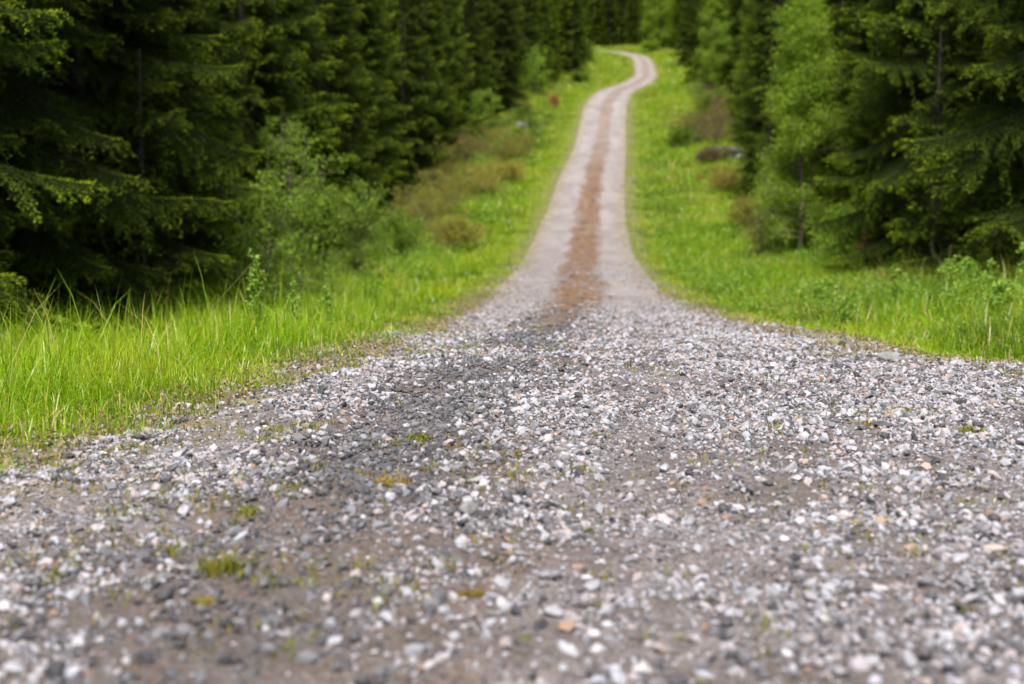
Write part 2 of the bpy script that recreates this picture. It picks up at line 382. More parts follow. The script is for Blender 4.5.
def verge(side, y0, y1, o0, o1, n, hfun, w, lean=(.3, 1.1), dry=.06, edge=.4, clump=1.6, litlean=None):
    y = rng.uniform(y0, y1, n) if y1 / max(y0, 1) < 3 else y0 * (y1 / y0) ** rng.random(n)
    o = rng.uniform(o0, o1, n)
    x = np.where(side < 0, XL(y) - o, XR(y) + o)
    f = fbm(x * clump, y * clump)
    keep = sstep(-.05, edge, o + (fbm(x * 2.2 + 7, y * 2.2) - .5) * 1.5) * (.25 + .75 * sstep(.3, .55, f))
    keep *= 1 - sstep(o1 - 1.5, o1, o + (fbm(x * .5, y * .5) - .5) * 2.0) * .85
    ok = rng.random(n) < keep
    x, y, o = x[ok], y[ok], o[ok]; f = f[ok]
    h = hfun(o, y) * np.exp(rng.normal(0, .28, len(x))) * (.65 + .7 * f)
    ln = np.where(rng.random(len(x)) < .36, rng.uniform(.8, 2.1, len(x)), rng.uniform(.08, .65, len(x)))
    big = fbm(x * .7 + 3, y * .7 + 8)
    tint = np.clip(.44 + 1.9 * (big - .5) + .14 * (o < 1.1) + rng.normal(0, .17, len(x)), 0, .82)
    tint = np.where(rng.random(len(x)) < dry * (1 + 5 * np.exp(-(np.maximum(o, 0) / .45) ** 2) + 2.5 * sstep(2.5, 5, o) * (fbm(x * .5 + 60, y * .5) > .5) + 3.5 * (fbm(x * .45 + 25, y * .22 + 5) > .57) * (y > 20)), rng.uniform(.86, 1, len(x)), tint)
    P = np.stack([x, y, Z(x, y, True) - .01], 1)
    return blades(P, h, np.full(len(x), w) * rng.uniform(.6, 1.3, len(x)), ln, tint)
tall = join([verge(-1, 3.4, 14, .5, 3.6, 420, lambda o, y: .58 + 0 * o, .005, (.3, 1.5), dry=.3, edge=.3),
             verge(-1, 3.2, 9, -.12, 3.4, 42000, lambda o, y: .08 + .33 * sstep(.2, 1.6, o), .0055, (.3, 1.5), edge=.25),
             verge(-1, 9, 22, -.15, 5.0, 42000, lambda o, y: .08 + .34 * sstep(.2, 1.6, o), .0075, (.3, 1.4), edge=.2)])
tag(link('tall_grass', mk_mesh('tall_grass', *tall[:2], [M_GRASS], {'tint': tall[2]})),
    'tall arching bright green grass on the left verge', 'grass', kind='stuff')
short = join([verge(1, 11, 27, 1.2, 7.0, 9000, lambda o, y: .30 + .22 * sstep(1.5, 4, o), .008, (.2, 1.1), dry=.22, edge=.6),
              verge(1, 6.8, 16, -.1, 6.0, 42000, lambda o, y: .05 + .20 * sstep(.3, 2.2, o), .008, (.2, 1.1), dry=.12, edge=1.3),
              verge(1, 16, 40, -.05, 7.5, 52000, lambda o, y: .07 + .20 * sstep(.3, 2.5, o), .014, (.2, 1.1), edge=.6)])
tag(link('verge_grass', mk_mesh('verge_grass', *short[:2], [M_GRASS], {'tint': short[2]})),
    'short bright green grass on the right verge', 'grass', kind='stuff')
mid = join([verge(-1, 22, 60, -.35, 7.0, 42000, lambda o, y: .08 + .18 * sstep(.3, 2.0, o), .018, (.3, 1.2)),
            verge(-1, 60, 150, -.35, 8.0, 34000, lambda o, y: .10 + .22 * sstep(.3, 2.0, o), .04, (.3, 1.2)),
            verge(1, 40, 75, -.35, 8.0, 34000, lambda o, y: .09 + .20 * sstep(.3, 2.0, o), .022, (.3, 1.2)),
            verge(1, 75, 150, -.35, 9.0, 34000, lambda o, y: .10 + .22 * sstep(.3, 2.0, o), .04, (.3, 1.2)),
            verge(-1, 150, 292, -.3, 12.0, 26000, lambda o, y: .12 + .28 * sstep(.3, 2.0, o), .08, (.3, 1.2)),
            verge(1, 150, 292, -.3, 12.0, 26000, lambda o, y: .12 + .28 * sstep(.3, 2.0, o), .08, (.3, 1.2))])
tag(link('meadow_grass', mk_mesh('meadow_grass', *mid[:2], [M_GRASS], {'tint': mid[2]})),
    'bright green grass along both sides of the climbing road', 'grass', kind='stuff')

# broad-leaved ground cover
def leaves(P, size, tint, updir=.7):
    n = len(P)
    nor = nrm(rng.normal(size=(n, 3)) * np.array([1, 1, .6]) + np.array([0, 0, updir]))
    u = nrm(np.cross(nor, rng.normal(size=(n, 3)))); v = np.cross(nor, u)
    s = size[:, None]
    V = np.empty((n, 4, 3))
    V[:, 0] = P; V[:, 1] = P + u * s * .5 + v * s * .32 + nor * s * .08; V[:, 2] = P + u * s - nor * s * .1; V[:, 3] = P + u * s * .5 - v * s * .32 + nor * s * .08
    T = np.array([(0, 1, 2), (0, 2, 3)])
    return V.reshape(-1, 3), ((np.arange(n) * 4)[:, None, None] + T[None]).reshape(-1, 3), np.repeat(tint, 4)
def cover(side, y0, y1, o0, o1, n, size, hmax, thr=.45):
    y = rng.uniform(y0, y1, n); o = rng.uniform(o0, o1, n)
    x = np.where(side < 0, XL(y) - o, XR(y) + o)
    f = fbm(x * .9 + 50, y * .9 + 20)
    ok = rng.random(n) < sstep(thr - .08, thr + .12, f)
    x, y, f = x[ok], y[ok], f[ok]
    P = np.stack([x, y, Z(x, y) + hmax * rng.random(len(x)) ** .7 * (.4 + f)], 1)
    return leaves(P, size * np.exp(rng.normal(0, .3, len(x))), np.clip(.3 + .5 * f + rng.normal(0, .2, len(x)), 0, 1))
cv = join([cover(1, 8, 20, 1.5, 6.5, 14000, .028, .26, .45), cover(1, 15, 28, 2.2, 7.5, 15000, .038, .50, .45), cover(1, 20, 45, .8, 7.5, 26000, .05, .34, .40), cover(-1, 12, 40, 2.0, 7, 10000, .05, .3),
           cover(1, 45, 110, 1.0, 8, 14000, .09, .32), cover(-1, 40, 110, 2.5, 8, 20000, .09, .5, .40)])
tag(link('ground_cover', mk_mesh('ground_cover', *cv[:2], [M_HERB], {'tint': cv[2]})),
    'low broad leaved herbs growing through the roadside grass', 'ground cover', kind='stuff')
# forest floor herbs and fallen litter at the wood's edge
lt = join([cover(-1, 4, 30, -.1, .7, 11000, .022, .05, .40), cover(1, 7, 30, -.1, .9, 11000, .022, .04, .42)])
tag(link('leaf_litter', mk_mesh('leaf_litter', *lt[:2], [M_STRAW], {'tint': lt[2] * .75})),
    'withered straw coloured leaf litter along the gravel edges', 'leaf litter', kind='stuff')

# ------------------------------------------------------------------ spruces
def needles(P, D, ln, wd, spacing_jit=.3):
    n = len(P)
    r = nrm(np.cross(D, rng.normal(size=(n, 3))))
    nd = nrm(D * .55 + r * .85 + np.array([0, 0, -.06]))
    L = (ln * rng.uniform(.7, 1.25, n))[:, None]
    V = np.empty((n, 3, 3))
    V[:, 0] = P - D * wd * .5; V[:, 1] = P + D * wd * .5; V[:, 2] = P + nd * L
    return V
def spray(L, sec, ter, nsp, nl, nw, droop):
    """one spruce branch of length L along +x: stem triangles, needle triangles with tint"""
    ns = max(4, int(L / sec))
    t = np.linspace(.10, 1, ns) ** .9 + rng.normal(0, .3 / ns, ns); t = np.clip(t, .08, 1)
    def axis(t): return np.stack([L * t * (1 - .08 * t), .03 * L * np.sin(t * 5 + droop * 9), L * (-.12 * droop * t - .42 * droop * t ** 2 + .34 * droop * t ** 3.2)], -1)
    def axis_d(t): return nrm(axis(np.minimum(t + .02, 1.02)) - axis(t - .02))
    sgn = np.where(np.arange(ns) % 2, 1., -1.)
    p0 = axis(t); d0 = axis_d(t)
    side = nrm(np.cross(np.array([0, 0, 1.]), d0)) * sgn[:, None]
    an = R(52) + rng.normal(0, .15, ns)
    ls = (.40 * L * np.maximum(1 - t, 0) ** .75 * np.minimum(1, t * 4) + .09) * rng.uniform(.65, 1.2, ns)
    pend = rng.uniform(.10, .75, ns)
    # sample points on the secondaries
    segP, segD, segT, stems = [], [], [], []
    n_t = np.maximum(3, (ls / ter).astype(int))
    for i in range(ns):
        u = (np.arange(n_t[i]) + .5) / n_t[i]
        d = d0[i] * np.cos(an[i]) + side[i] * np.sin(an[i])
        pts = p0[i] + d * (ls[i] * u)[:, None]; pts[:, 2] -= pend[i] * ls[i] * u ** 1.8
        dd = np.repeat(d[None], len(u), 0).copy(); dd[:, 2] -= pend[i] * 1.8 * u ** .8; dd = nrm(dd)
        stems.append((p0[i], pts[-1], .004 + .004 * (1 - t[i])))
        k = max(1, int(ls[i] / n_t[i] / nsp))
        q = np.repeat(pts, k, 0) + np.repeat(dd, k, 0) * ((np.tile(np.arange(k), len(u)) - k / 2) * nsp)[:, None]
        segP.append(q); segD.append(np.repeat(dd, k, 0)); segT.append(np.repeat(u, k) * .75 + .25 * t[i])
        # tertiaries
        tl = (.05 + .16 * (1 - u) * min(1, ls[i] / .5)) * rng.uniform(.6, 1.2, len(u))
        for j in range(len(u)):
            sg = 1 if (j + i) % 2 else -1
            pr = nrm(np.cross(dd[j], np.array([0, 0, 1.]))) * sg
            td = nrm(dd[j] * .65 + pr * .75 + np.array([0, 0, -.15 - .5 * pend[i] * rng.random()]))
            k = max(1, int(tl[j] / nsp)); w = (np.arange(k) + .5) / k
            segP.append(pts[j] + td * (tl[j] * w)[:, None]); segD.append(np.repeat(td[None], k, 0))
            segT.append(.35 * u[j] + .2 * t[i] + .45 * w)
    # leader
    k = max(4, int(2.6 * .8 * L / nsp)); w = .2 + .8 * (np.arange(k) + .5) / k
    segP.append(axis(w) + np.array([0, 0, .012])); segD.append(axis_d(w)); segT.append(w ** 1.5)
    P = np.concatenate(segP); D = np.concatenate(segD); tt = np.concatenate(segT)
    P = P + rng.normal(0, nsp * .3, P.shape)
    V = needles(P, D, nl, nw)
    rt_ = np.clip(P[:, 0] / L, 0, 1)
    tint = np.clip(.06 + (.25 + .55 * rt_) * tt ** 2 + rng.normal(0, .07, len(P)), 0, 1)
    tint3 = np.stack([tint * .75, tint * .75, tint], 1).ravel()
    # stems
    SV, ST = [], []
    m = 8; w = np.linspace(0, .97, m)
    A_ = axis(w)
    ring = np.array([(0, math.cos(a), math.sin(a)) for a in (1.57, 3.67, 5.76)])
    rad = (.004 + .008 * L ** .5) * (1 - w) + .002
    tv = (A_[:, None] + ring[None] * rad[:, None, None]).reshape(-1, 3)
    tt_ = []
    for a in range(m - 1):
        for b in range(3):
            c = (b + 1) % 3
            tt_ += [(3*a+b, 3*a+c, 3*a+3+c), (3*a+b, 3*a+3+c, 3*a+3+b)]
    SV.append(tv); ST.append(np.array(tt_)); base = len(tv)
    for a, b, rr in stems:
        SV.append(np.array([a + (0, 0, rr), a - (0, 0, rr), b])); ST.append(np.array([(base, base+1, base+2)])); base += 3
    return V.reshape(-1, 3), tint3, np.concatenate(SV), np.concatenate(ST)
DET = {'hi': (.060, .050, .0085, .034, .014), 'mid': (.085, .075, .018, .060, .030), 'lo': (.15, .15, .05, .13, .075)}
LIB = {}
def sprays(det):
    if det not in LIB:
        LIB[det] = [(L, [spray(L, *DET[det], droop=dr) for dr in ((.55, .8, 1.0) if det != 'lo' else (.6, .9))]) for L in (3.0, 1.9, 1.0, .5)]
    return LIB[det]
def tube(pts, rads, sides=8):
    pts = np.asarray(pts, float); n = len(pts)
    a = np.arange(sides) / sides * 2 * np.pi
    d = nrm(np.gradient(pts, axis=0))
    ref = np.where(np.abs(d[:, 2:3]) > .9, np.array([[1., 0, 0]]), np.array([[0, 0, 1.]]))
    u = nrm(np.cross(ref, d)); v = np.cross(d, u)
    V = pts[:, None] + (u[:, None] * np.cos(a)[None, :, None] + v[:, None] * np.sin(a)[None, :, None]) * np.asarray(rads)[:, None, None]
    i = np.arange(n - 1)[:, None] * sides; j = np.arange(sides)[None]; k = (j + 1) % sides
    T = np.concatenate([np.stack([i + j, i + k, i + sides + k], -1).reshape(-1, 3), np.stack([i + j, i + sides + k, i + sides + j], -1).reshape(-1, 3)])
    return V.reshape(-1, 3), T
def spruce_mesh(H, Rmax, base, split, det_lo, det_up, whorl=.36, per=6, rtrunk=.16, dead=0.):
    zt = np.linspace(-.4, H, 26)
    wig = np.stack([np.cumsum(rng.normal(0, .012, 26)), np.cumsum(rng.normal(0, .012, 26)), zt], 1)
    rad = rtrunk * (1 - np.clip(zt, 0, H) / H) ** .85 + .008 + .10 * rtrunk / .16 * np.exp(-np.maximum(zt, 0) / .25)
    tv, tt = tube(wig, rad, 10)
    NV, NTt, SV, ST = [], [], [], []; sb = 0
    h = base
    # dead lower twigs
    if dead:
        for k in range(int(dead)):
            hh = rng.uniform(.3, base + .6); a = rng.uniform(0, 2*np.pi); Ld = rng.uniform(.4, 1.6)
            c = np.array([math.cos(a), math.sin(a), 0])
            pts = [np.array([0, 0, hh]) + c * Ld * q + np.array([0, 0, -.18 * Ld * q * q]) + rng.normal(0, .02, 3) for q in np.linspace(0, 1, 5)]
            v, t = tube(pts, np.linspace(.011, .003, 5), 3); SV.append(v); ST.append(t + sb); sb += len(v)
    a0 = rng.uniform(0, 6)
    while h < H - .25:
        f = h / H
        env = Rmax * ((1 - f) ** .78) * min(1, .72 + .28 * h / (.12 * H))
        npb = max(4, int(per * (1 - .25 * f) + rng.uniform(-.5, 1)))
        a0 += 1.1
        for k in range(npb):
            a = a0 + 2 * np.pi * k / npb + rng.normal(0, .25)
            L = env * (.45 + .65 * rng.random() ** .7)
            if rng.random() < .12: L *= .6
            L = max(L, .25)
            lib = sprays(det_lo if h < split else det_up)
            Lt, vs = min(lib, key=lambda q: abs(math.log(q[0] / L)))
            nv, nt_, sv, st = vs[rng.integers(len(vs))]
            s = L / Lt
            pitch = R(-14) + R(46) * f ** .8 + rng.normal(0, R(7))
            roll = rng.normal(0, R(9))
            fl = 1 if rng.random() < .5 else -1
            ca, sa, cp, sp, cr, sr = math.cos(a), math.sin(a), math.cos(pitch), math.sin(pitch), math.cos(roll), math.sin(roll)
            M = np.array([[ca, -sa, 0], [sa, ca, 0], [0, 0, 1]]) @ np.array([[cp, 0, -sp], [0, 1, 0], [sp, 0, cp]]) @ np.array([[1, 0, 0], [0, cr, -sr], [0, sr, cr]]) @ np.diag([s, s * fl, s])
            hz = h + rng.normal(0, .07)
            org = np.array([np.interp(hz, zt, wig[:, 0]), np.interp(hz, zt, wig[:, 1]), hz])
            NV.append(nv @ M.T + org); NTt.append(nt_)
            SV.append(sv @ M.T + org); ST.append(st + sb); sb += len(sv)
        h += whorl * (1.15 - .45 * f) * rng.uniform(.8, 1.2)
    NV = np.concatenate(NV); NTt = np.concatenate(NTt); SV = np.concatenate(SV); ST = np.concatenate(ST)
    V = np.concatenate([NV, SV]); T = np.concatenate([np.arange(len(NV)).reshape(-1, 3), ST + len(NV)])
    mi = np.concatenate([np.zeros(len(NV) // 3), np.ones(len(ST))])
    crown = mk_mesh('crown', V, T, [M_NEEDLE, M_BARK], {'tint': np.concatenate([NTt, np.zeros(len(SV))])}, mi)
    trunk = mk_mesh('trunk', tv, tt, [M_BARK], smooth=True)
    return trunk, crown
SPR = {
    'near_a': spruce_mesh(17, 4.1, .55, 5.0, 'hi', 'mid', .40, 9),
    'near_b': spruce_mesh(16, 3.5, .30, 5.0, 'hi', 'mid', .38, 8),
    'mid_a': spruce_mesh(18, 3.4, .5, 99, 'mid', 'mid', .40, 9),
    'mid_b': spruce_mesh(17, 2.9, .4, 99, 'mid', 'mid', .40, 9),
    'mid_c': spruce_mesh(20, 3.1, 1.6, 99, 'mid', 'mid', .32, 7, dead=24),
    'young': spruce_mesh(5.5, 1.35, .15, 99, 'mid', 'mid', .24, 6, rtrunk=.06),
    'far_a': spruce_mesh(20, 3.4, .5, 99, 'lo', 'lo', .34, 7),
    'far_b': spruce_mesh(22, 3.0, 1.8, 99, 'lo', 'lo', .34, 7, dead=12),
}
PROTO = {}
def spruce(kind, x, y, label, group=None, sc=1.0, rz=None):
    z = float(Z(x, y))
    rz = rng.uniform(0, 6.28) if rz is None else rz
    if kind not in PROTO:
        e = empty('spruce_tree', (x, y, z), rz, sc)
        link('trunk', SPR[kind][0], e); link('crown', SPR[kind][1], e)
        PROTO[kind] = e
    else:
        e = copy_tree(PROTO[kind]); e.location = (x, y, z); e.rotation_euler = (0, 0, rz); e.scale = (sc, sc, sc)
        for k in ('label', 'category', 'group'):
            if k in e: del e[k]
    return tag(e, label, 'tree', group)

# ------------------------------------------------------------------ broad-leaved trees, shrubs, weeds
def grow(H, spread, nstem, nbr, sub, wob=.12, rad=.03, trunk_clear=.2, up=.6):
    """stems with side branches; returns list of tubes and the twig tip points with direction"""
    tubes, tips = [], []
    for s in range(nstem):
        a = rng.uniform(0, 6.28); lean = spread * rng.uniform(.1, .7) if nstem > 1 else spread * .1
        h = H * rng.uniform(.7, 1.0) if nstem > 1 else H
        m = 9; q = np.linspace(0, 1, m)
        st = np.stack([math.cos(a) * lean * q ** 1.3, math.sin(a) * lean * q ** 1.3, -.05 + (h + .05) * q], 1) + np.cumsum(rng.normal(0, wob * h / m * .5, (m, 3)) * [1, 1, 0], 0)
        tubes.append((st, rad * (1 - .85 * q)))
        for b in range(nbr):
            f = rng.uniform(trunk_clear, .98)
            p = np.array([np.interp(f, q, st[:, i]) for i in range(3)])
            ba = rng.uniform(0, 6.28)
            L = spread * rng.uniform(.45, 1.0) * (1 - .72 * max(0, f - .25)) 
            d = nrm(np.array([math.cos(ba), math.sin(ba), up * rng.uniform(.4, 1.4)]))
            k = 6; u = np.linspace(0, 1, k)
            br = p + d * (L * u)[:, None]; br[:, 2] -= .22 * L * u ** 2
            br += np.cumsum(rng.normal(0, .03 * L, (k, 3)), 0) * u[:, None]
            tubes.append((br, rad * .45 * (1 - f * .5) * (1 - .85 * u) + .0015))
            for t in range(sub):
                g_ = rng.uniform(.25, 1.0)
                pp = np.array([np.interp(g_, u, br[:, i]) for i in range(3)])
                dd = nrm(d + rng.normal(0, .75, 3))
                l2 = L * rng.uniform(.15, .38)
                tubes.append((np.array([pp, pp + dd * l2 * .5 + (0, 0, .02 * l2), pp + dd * l2]), np.array([.004, .003, .0015]) * max(.6, rad / .03)))
                tips.append((pp, dd, l2))
    return tubes, tips
def tubes_mesh(name, tubes, mat, sides=5):
    Vs, Ts = [], []; k = 0
    for p, r in tubes:
        v, t = tube(p, r, sides); Vs.append(v); Ts.append(t + k); k += len(v)
    return mk_mesh(name, np.concatenate(Vs), np.concatenate(Ts), [mat], smooth=True)
def foliage_mesh(name, tips, per, size, mat, fuzz=.06, updir=.5, tint=None):
    P, tn = [], []
    for pp, dd, l2 in tips:
        u = rng.uniform(.05, 1.1, per)
        P.append(pp + dd * (l2 * u)[:, None] + rng.normal(0, fuzz, (per, 3)))
        tn.append(np.clip(rng.normal(.5, .10) + rng.normal(0, .18, per), 0, 1))
    P = np.concatenate(P); tn = np.concatenate(tn) if tint is None else np.clip(rng.normal(tint, .2, len(P)), 0, 1)
    P[:, 2] = np.maximum(P[:, 2], .02)
    V, T, A_ = leaves(P, size * np.exp(rng.normal(0, .25, len(P))), tn, updir)
    return mk_mesh(name, V, T, [mat], {'tint': A_})
def plant(kind, x, y, label, cat, H, spread, nstem, nbr, sub, per, leaf, leafmat, woodmat, rad=.03, group=None, parts=('trunk', 'crown'), tint=None, fuzz=.06, clear=.2, up=.6, dz=0.):
    e = empty(kind, (x, y, float(Z(x, y)) + dz), rng.uniform(0, 6.28))
    tubes, tips = grow(H, spread, nstem, nbr, sub, rad=rad, trunk_clear=clear, up=up)
    link(parts[0], tubes_mesh(parts[0], tubes, woodmat), e)
    if per: link(parts[1], foliage_mesh(parts[1], tips, per, leaf, leafmat, fuzz, tint=tint), e)
    return tag(e, label, cat, group)

#TREES
# --- left forest edge, nearest first
FL = [('near_a', -7.5, 14.6, 'nearest dark spruce at the left picture edge, drooping branch ends towards the road', 1.0),
      ('near_b', -7.2, 19.0, 'second dark spruce from the left picture edge, behind the tallest verge grass', 1.05),
      ('near_a', -7.4, 24.5, 'third spruce from the left, dark branches behind the leafy saplings', .95),
      ('near_b', -7.7, 32.0, 'spruce behind the pale green alder bushes on the left', 1.0),
      ('mid_a', -7.6, 41.0, 'spruce with grey trunk behind the second alder bush on the left', 1.0),
      ('mid_b', -6.9, 51.0, 'narrow spruce right of the alder bushes on the left', 1.0),
      ('mid_a', -6.6, 62.0, 'spruce directly behind the brown and green scrub on the left bank', .95),
      ('mid_b', -5.6, 74.0, 'spruce at the upper end of the olive scrub on the left bank', 1.05),
      ('mid_a', -4.9, 88.0, 'spruce just left of the brown heather clump on the left bank', 1.0),
      ('mid_b', -3.4, 104.0, 'spruce behind the pale stone on the left slope', 1.0),
      ('mid_a', -.9, 122.0, 'spruce standing left of the orange withered bush', 1.0),
      ('mid_b', 1.2, 142.0, 'spruce right behind the orange withered bush', 1.0),
      ('mid_c', 3.4, 163.0, 'tall dark spruce second from the upper end of the left forest edge', 1.0),
      ('mid_a', 7.0, 190.0, 'last dark spruce of the left forest edge below the far bend', 1.1)]
for k, x, y, lb, s in FL: spruce(k, x, y, lb, 'spruces along the left forest edge', s)
FR = [('near_a', 9.6, 23.5, 'nearest spruce at the right picture edge with layered drooping boughs', 1.0),
      ('near_b', 9.2, 31.0, 'spruce with a dark hollow under its lowest boughs right of the pale birch', 1.0),
      ('mid_a', 10.8, 39.0, 'spruce directly behind the pale leafy birch on the right', 1.0),
      ('mid_b', 12.4, 68.0, 'dark spruce left of the pale leafy birch on the right, rising from olive scrub', 1.0),
      ('mid_c', 15.4, 84.0, 'dark spruce right of the brushwood heap on the right slope', 1.0),
      ('mid_b', 17.4, 101.0, 'spruce behind the brushwood heap on the right slope', 1.0),
      ('mid_a', 19.8, 150.0, 'dark spruce on the right inside of the upper bend', 1.0),
      ('mid_b', 25.0, 205.0, 'dark spruce just right of the bright birch at the top of the road', 1.0)]
for k, x, y, lb, s in FR: spruce(k, x, y, lb, 'spruces along the right forest edge', s)
# --- deeper rows
BACK = []
def back_rows(side):
    y = 9.0
    while y < 290:
        step = 3.6 + y * .028
        for row in range(4):
            o = 10.5 + row * 3.8 + rng.uniform(-1.2, 1.2)
            yy = y + rng.uniform(-.4, .4) * step
            x = float(XC(yy)) + side * (o + (1.2 if side > 0 and yy < 40 else 0))
            if abs(x) < .37 * yy + 3: BACK.append((x, yy, row, side))
        y += step
back_rows(-1); back_rows(1)
BACK = [b for b in BACK if all((b[0]-q[1])**2 + (b[1]-q[2])**2 > 6 for q in FL + FR)]
for x, y, row, sd in BACK:
    if y < 60: k = ['mid_a', 'mid_c', 'mid_b'][rng.integers(3)]
    elif y < 120: k = ['mid_b', 'mid_c', 'far_a'][rng.integers(3)]
    else: k = ['far_a', 'far_b'][rng.integers(2)]
    side = 'left' if sd < 0 else 'right'
    spruce(k, x, y, 'spruce in the dark wood behind the %s roadside trees' % side, 'spruces deep in the %s wood' % side, rng.uniform(.85, 1.15))
# --- the wall of forest where the road disappears
for row in range(6):
    for i in range(10):
        x = 12 + i * 2.6 + rng.uniform(-.9, .9) + row * 1.1; y = 298 + row * 5 + rng.uniform(-2, 2)
        spruce(['far_a', 'far_b'][rng.integers(2)], x, y, 'distant dark spruce in the forest wall beyond the end of the road', 'spruces beyond the end of the road', rng.uniform(.9, 1.2))
# young spruces at the edge
spruce('young', 8.3, 28.0, 'small bright young spruce under the right hand spruces', 'young spruces', .9)
spruce('young', -6.0, 23.0, 'small young spruce in the dark left wood edge by the saplings', 'young spruces', .8)
spruce('young', 10.8, 60.0, 'small young spruce at the foot of the dark right spruce', 'young spruces', .9)

# --- broad-leaved trees
def birch(x, y, label, H, sp, nbr=46, per=26, leaf=.055, group='birches'):
    return plant('birch_tree', x, y, label, 'tree', H, sp, 1, int(nbr * 1.3), 8, int(per * 1.7), leaf, M_BIRCH, M_TWIG, rad=.009 * H, group=group, clear=.06, fuzz=.13 * max(1, leaf / .08))
birch(8.7, 43.0, 'pale green leafy birch in front of the right hand spruces', 7.5, 1.75, 90, 26, .06)
birch(9.6, 46.0, 'smaller pale birch just behind the leafy right hand birch', 6.5, 1.3, 60, 24, .06)
birch(15.5, 110.0, 'yellow green birch left of the dark spruce on the right slope', 12, 2.0, 80, 26, .08)
birch(16.6, 98.0, 'yellow green birch directly above the brushwood heap', 11, 1.7, 80, 26, .09)
birch(17.0, 118.0, 'light green birch behind the upper brushwood slope', 12, 2.0, 80, 26, .11)
birch(22.6, 160.0, 'light green birch on the right inside of the bend', 13, 2.2, 80, 26, .13)
birch(24.0, 252.0, 'bright slender birch beside the road at its far top', 15, 1.6, 80, 26, .17)
birch(28.5, 258.0, 'broad light green birch behind the bright slender one at the top', 15, 2.2, 80, 26, .17)
birch(10.2, 215.0, 'light green birch at the left side of the far bend', 13, 1.6, 70, 26, .17)
# --- alder bushes on the left
def alder(x, y, label, H, sp, ns=7, leaf=.065):
    return plant('alder_bush', x, y, label, 'bush', H, sp, ns, 12, 5, 12, leaf, M_BUSH, M_TWIG, rad=.018, group='alder bushes on the left', parts=('stem', 'foliage'), fuzz=.08, clear=.1)
alder(-4.6, 26.0, 'pale leafy alder bush behind the saplings on the left', 2.9, 1.2)
alder(-5.0, 33.0, 'taller alder bush in the middle of the left wood edge', 4.4, 1.5, 8)
alder(-4.4, 40.0, 'round alder bush at the right end of the bush row on the left', 2.6, 1.4)
alder(-3.9, 50.0, 'low alder bush at the foot of the olive scrub bank', 1.7, 1.3)
alder(-2.4, 98.0, 'bright leafy bush on the left below the spruce near the pale stone', 4.5, 1.6, 7, .10)
alder(2.2, 138.0, 'leafy bush beside the orange withered bush on the left slope', 5.0, 1.8, 7, .12)
alder(9.6, 52.0, 'light green shrub left of the pale birch', 2.6, 1.2, 6)
alder(8.4, 36.5, 'small leafy bush between the birch and the hollow spruce on the right', 1.8, .9, 6)
# --- scrub on the left bank
def scrub(x, y, label, H, sp, mat=M_OLIVE, leaf=.065, tint=None, per=15, ns=13, group='scrub bushes on the banks'):
    return plant('scrub_bush', x, y, label, 'bush', H, sp, ns, 7, 4, per, leaf, mat, M_TWIG, rad=.012, group=group, parts=('stem', 'foliage'), tint=tint, fuzz=.07, clear=.1)
scrub(-3.7, 60.0, 'olive scrub bush lowest on the left bank', 1.9, 2.1)
scrub(-3.0, 68.0, 'olive and brown scrub bush in the middle of the left bank', 2.2, 2.3)
scrub(-1.6, 76.0, 'yellow brown scrub bush nearest the road on the left bank', 1.7, 1.9, tint=.75)
scrub(-2.9, 86.0, 'dark brown heather clump under the left spruces', 2.6, 2.4, tint=.12)
scrub(-.9, 92.0, 'green brown scrub bush below the pale stone on the left slope', 2.3, 2.2)
scrub(1.0, 104.0, 'dark green scrub bush right of the pale stone on the left slope', 3.0, 2.6, mat=M_BUSH, tint=.2, leaf=.09)
scrub(-2.2, 55.0, 'low olive scrub bush at the near end of the left bank', 1.2, 1.5)
scrub(-.2, 82.0, 'small yellow green scrub bush beside the grass on the left bank', 1.2, 1.4, tint=.8)
scrub(-3.9, 76.0, 'tall olive scrub bush under the spruces on the left bank', 2.6, 2.2)
scrub(.4, 97.0, 'grey green scrub bush nearest the road below the pale stone', 1.6, 1.6, tint=.55)
scrub(3.8, 128.0, 'orange withered bush at the left forest edge', 1.3, .75, mat=M_RUST, leaf=.08, tint=.62, per=3, ns=18, group='withered bushes')
scrub(1.2, 122.0, 'dull rusty withered bush left of the orange one', 1.0, .9, mat=M_RUST, leaf=.08, tint=.25, per=5, group='withered bushes')
scrub(8.0, 168.0, 'dark low bush on the grass left of the upper bend', 1.2, 1.6, mat=M_BUSH, tint=.15, leaf=.12)
scrub(12.9, 101.0, 'brown brushwood heap with bare twigs on the right slope', 2.0, 3.4, tint=.30, per=6, ns=22, leaf=.10)
scrub(11.6, 99.0, 'low dark green bush left of the brushwood heap', 1.5, 1.3, mat=M_BUSH, tint=.2, leaf=.09)
scrub(12.0, 85.0, 'low brown twiggy scrub below the dark boulder on the right', 1.0, 1.3, tint=.15)
scrub(7.9, 44.5, 'bare brown twiggy scrub at the foot of the pale birch', 1.5, 1.0, per=3, tint=.1)
scrub(9.0, 36.0, 'small rusty withered bush under the right hand spruce', .7, .4, mat=M_RUST, tint=.3, per=5, leaf=.05, group='withered bushes')
scrub(10.3, 78.0, 'tiny reddish withered weed on the right slope below the dark boulder', .4, .3, mat=M_RUST, tint=.6, per=6, leaf=.05, ns=5, group='withered bushes')

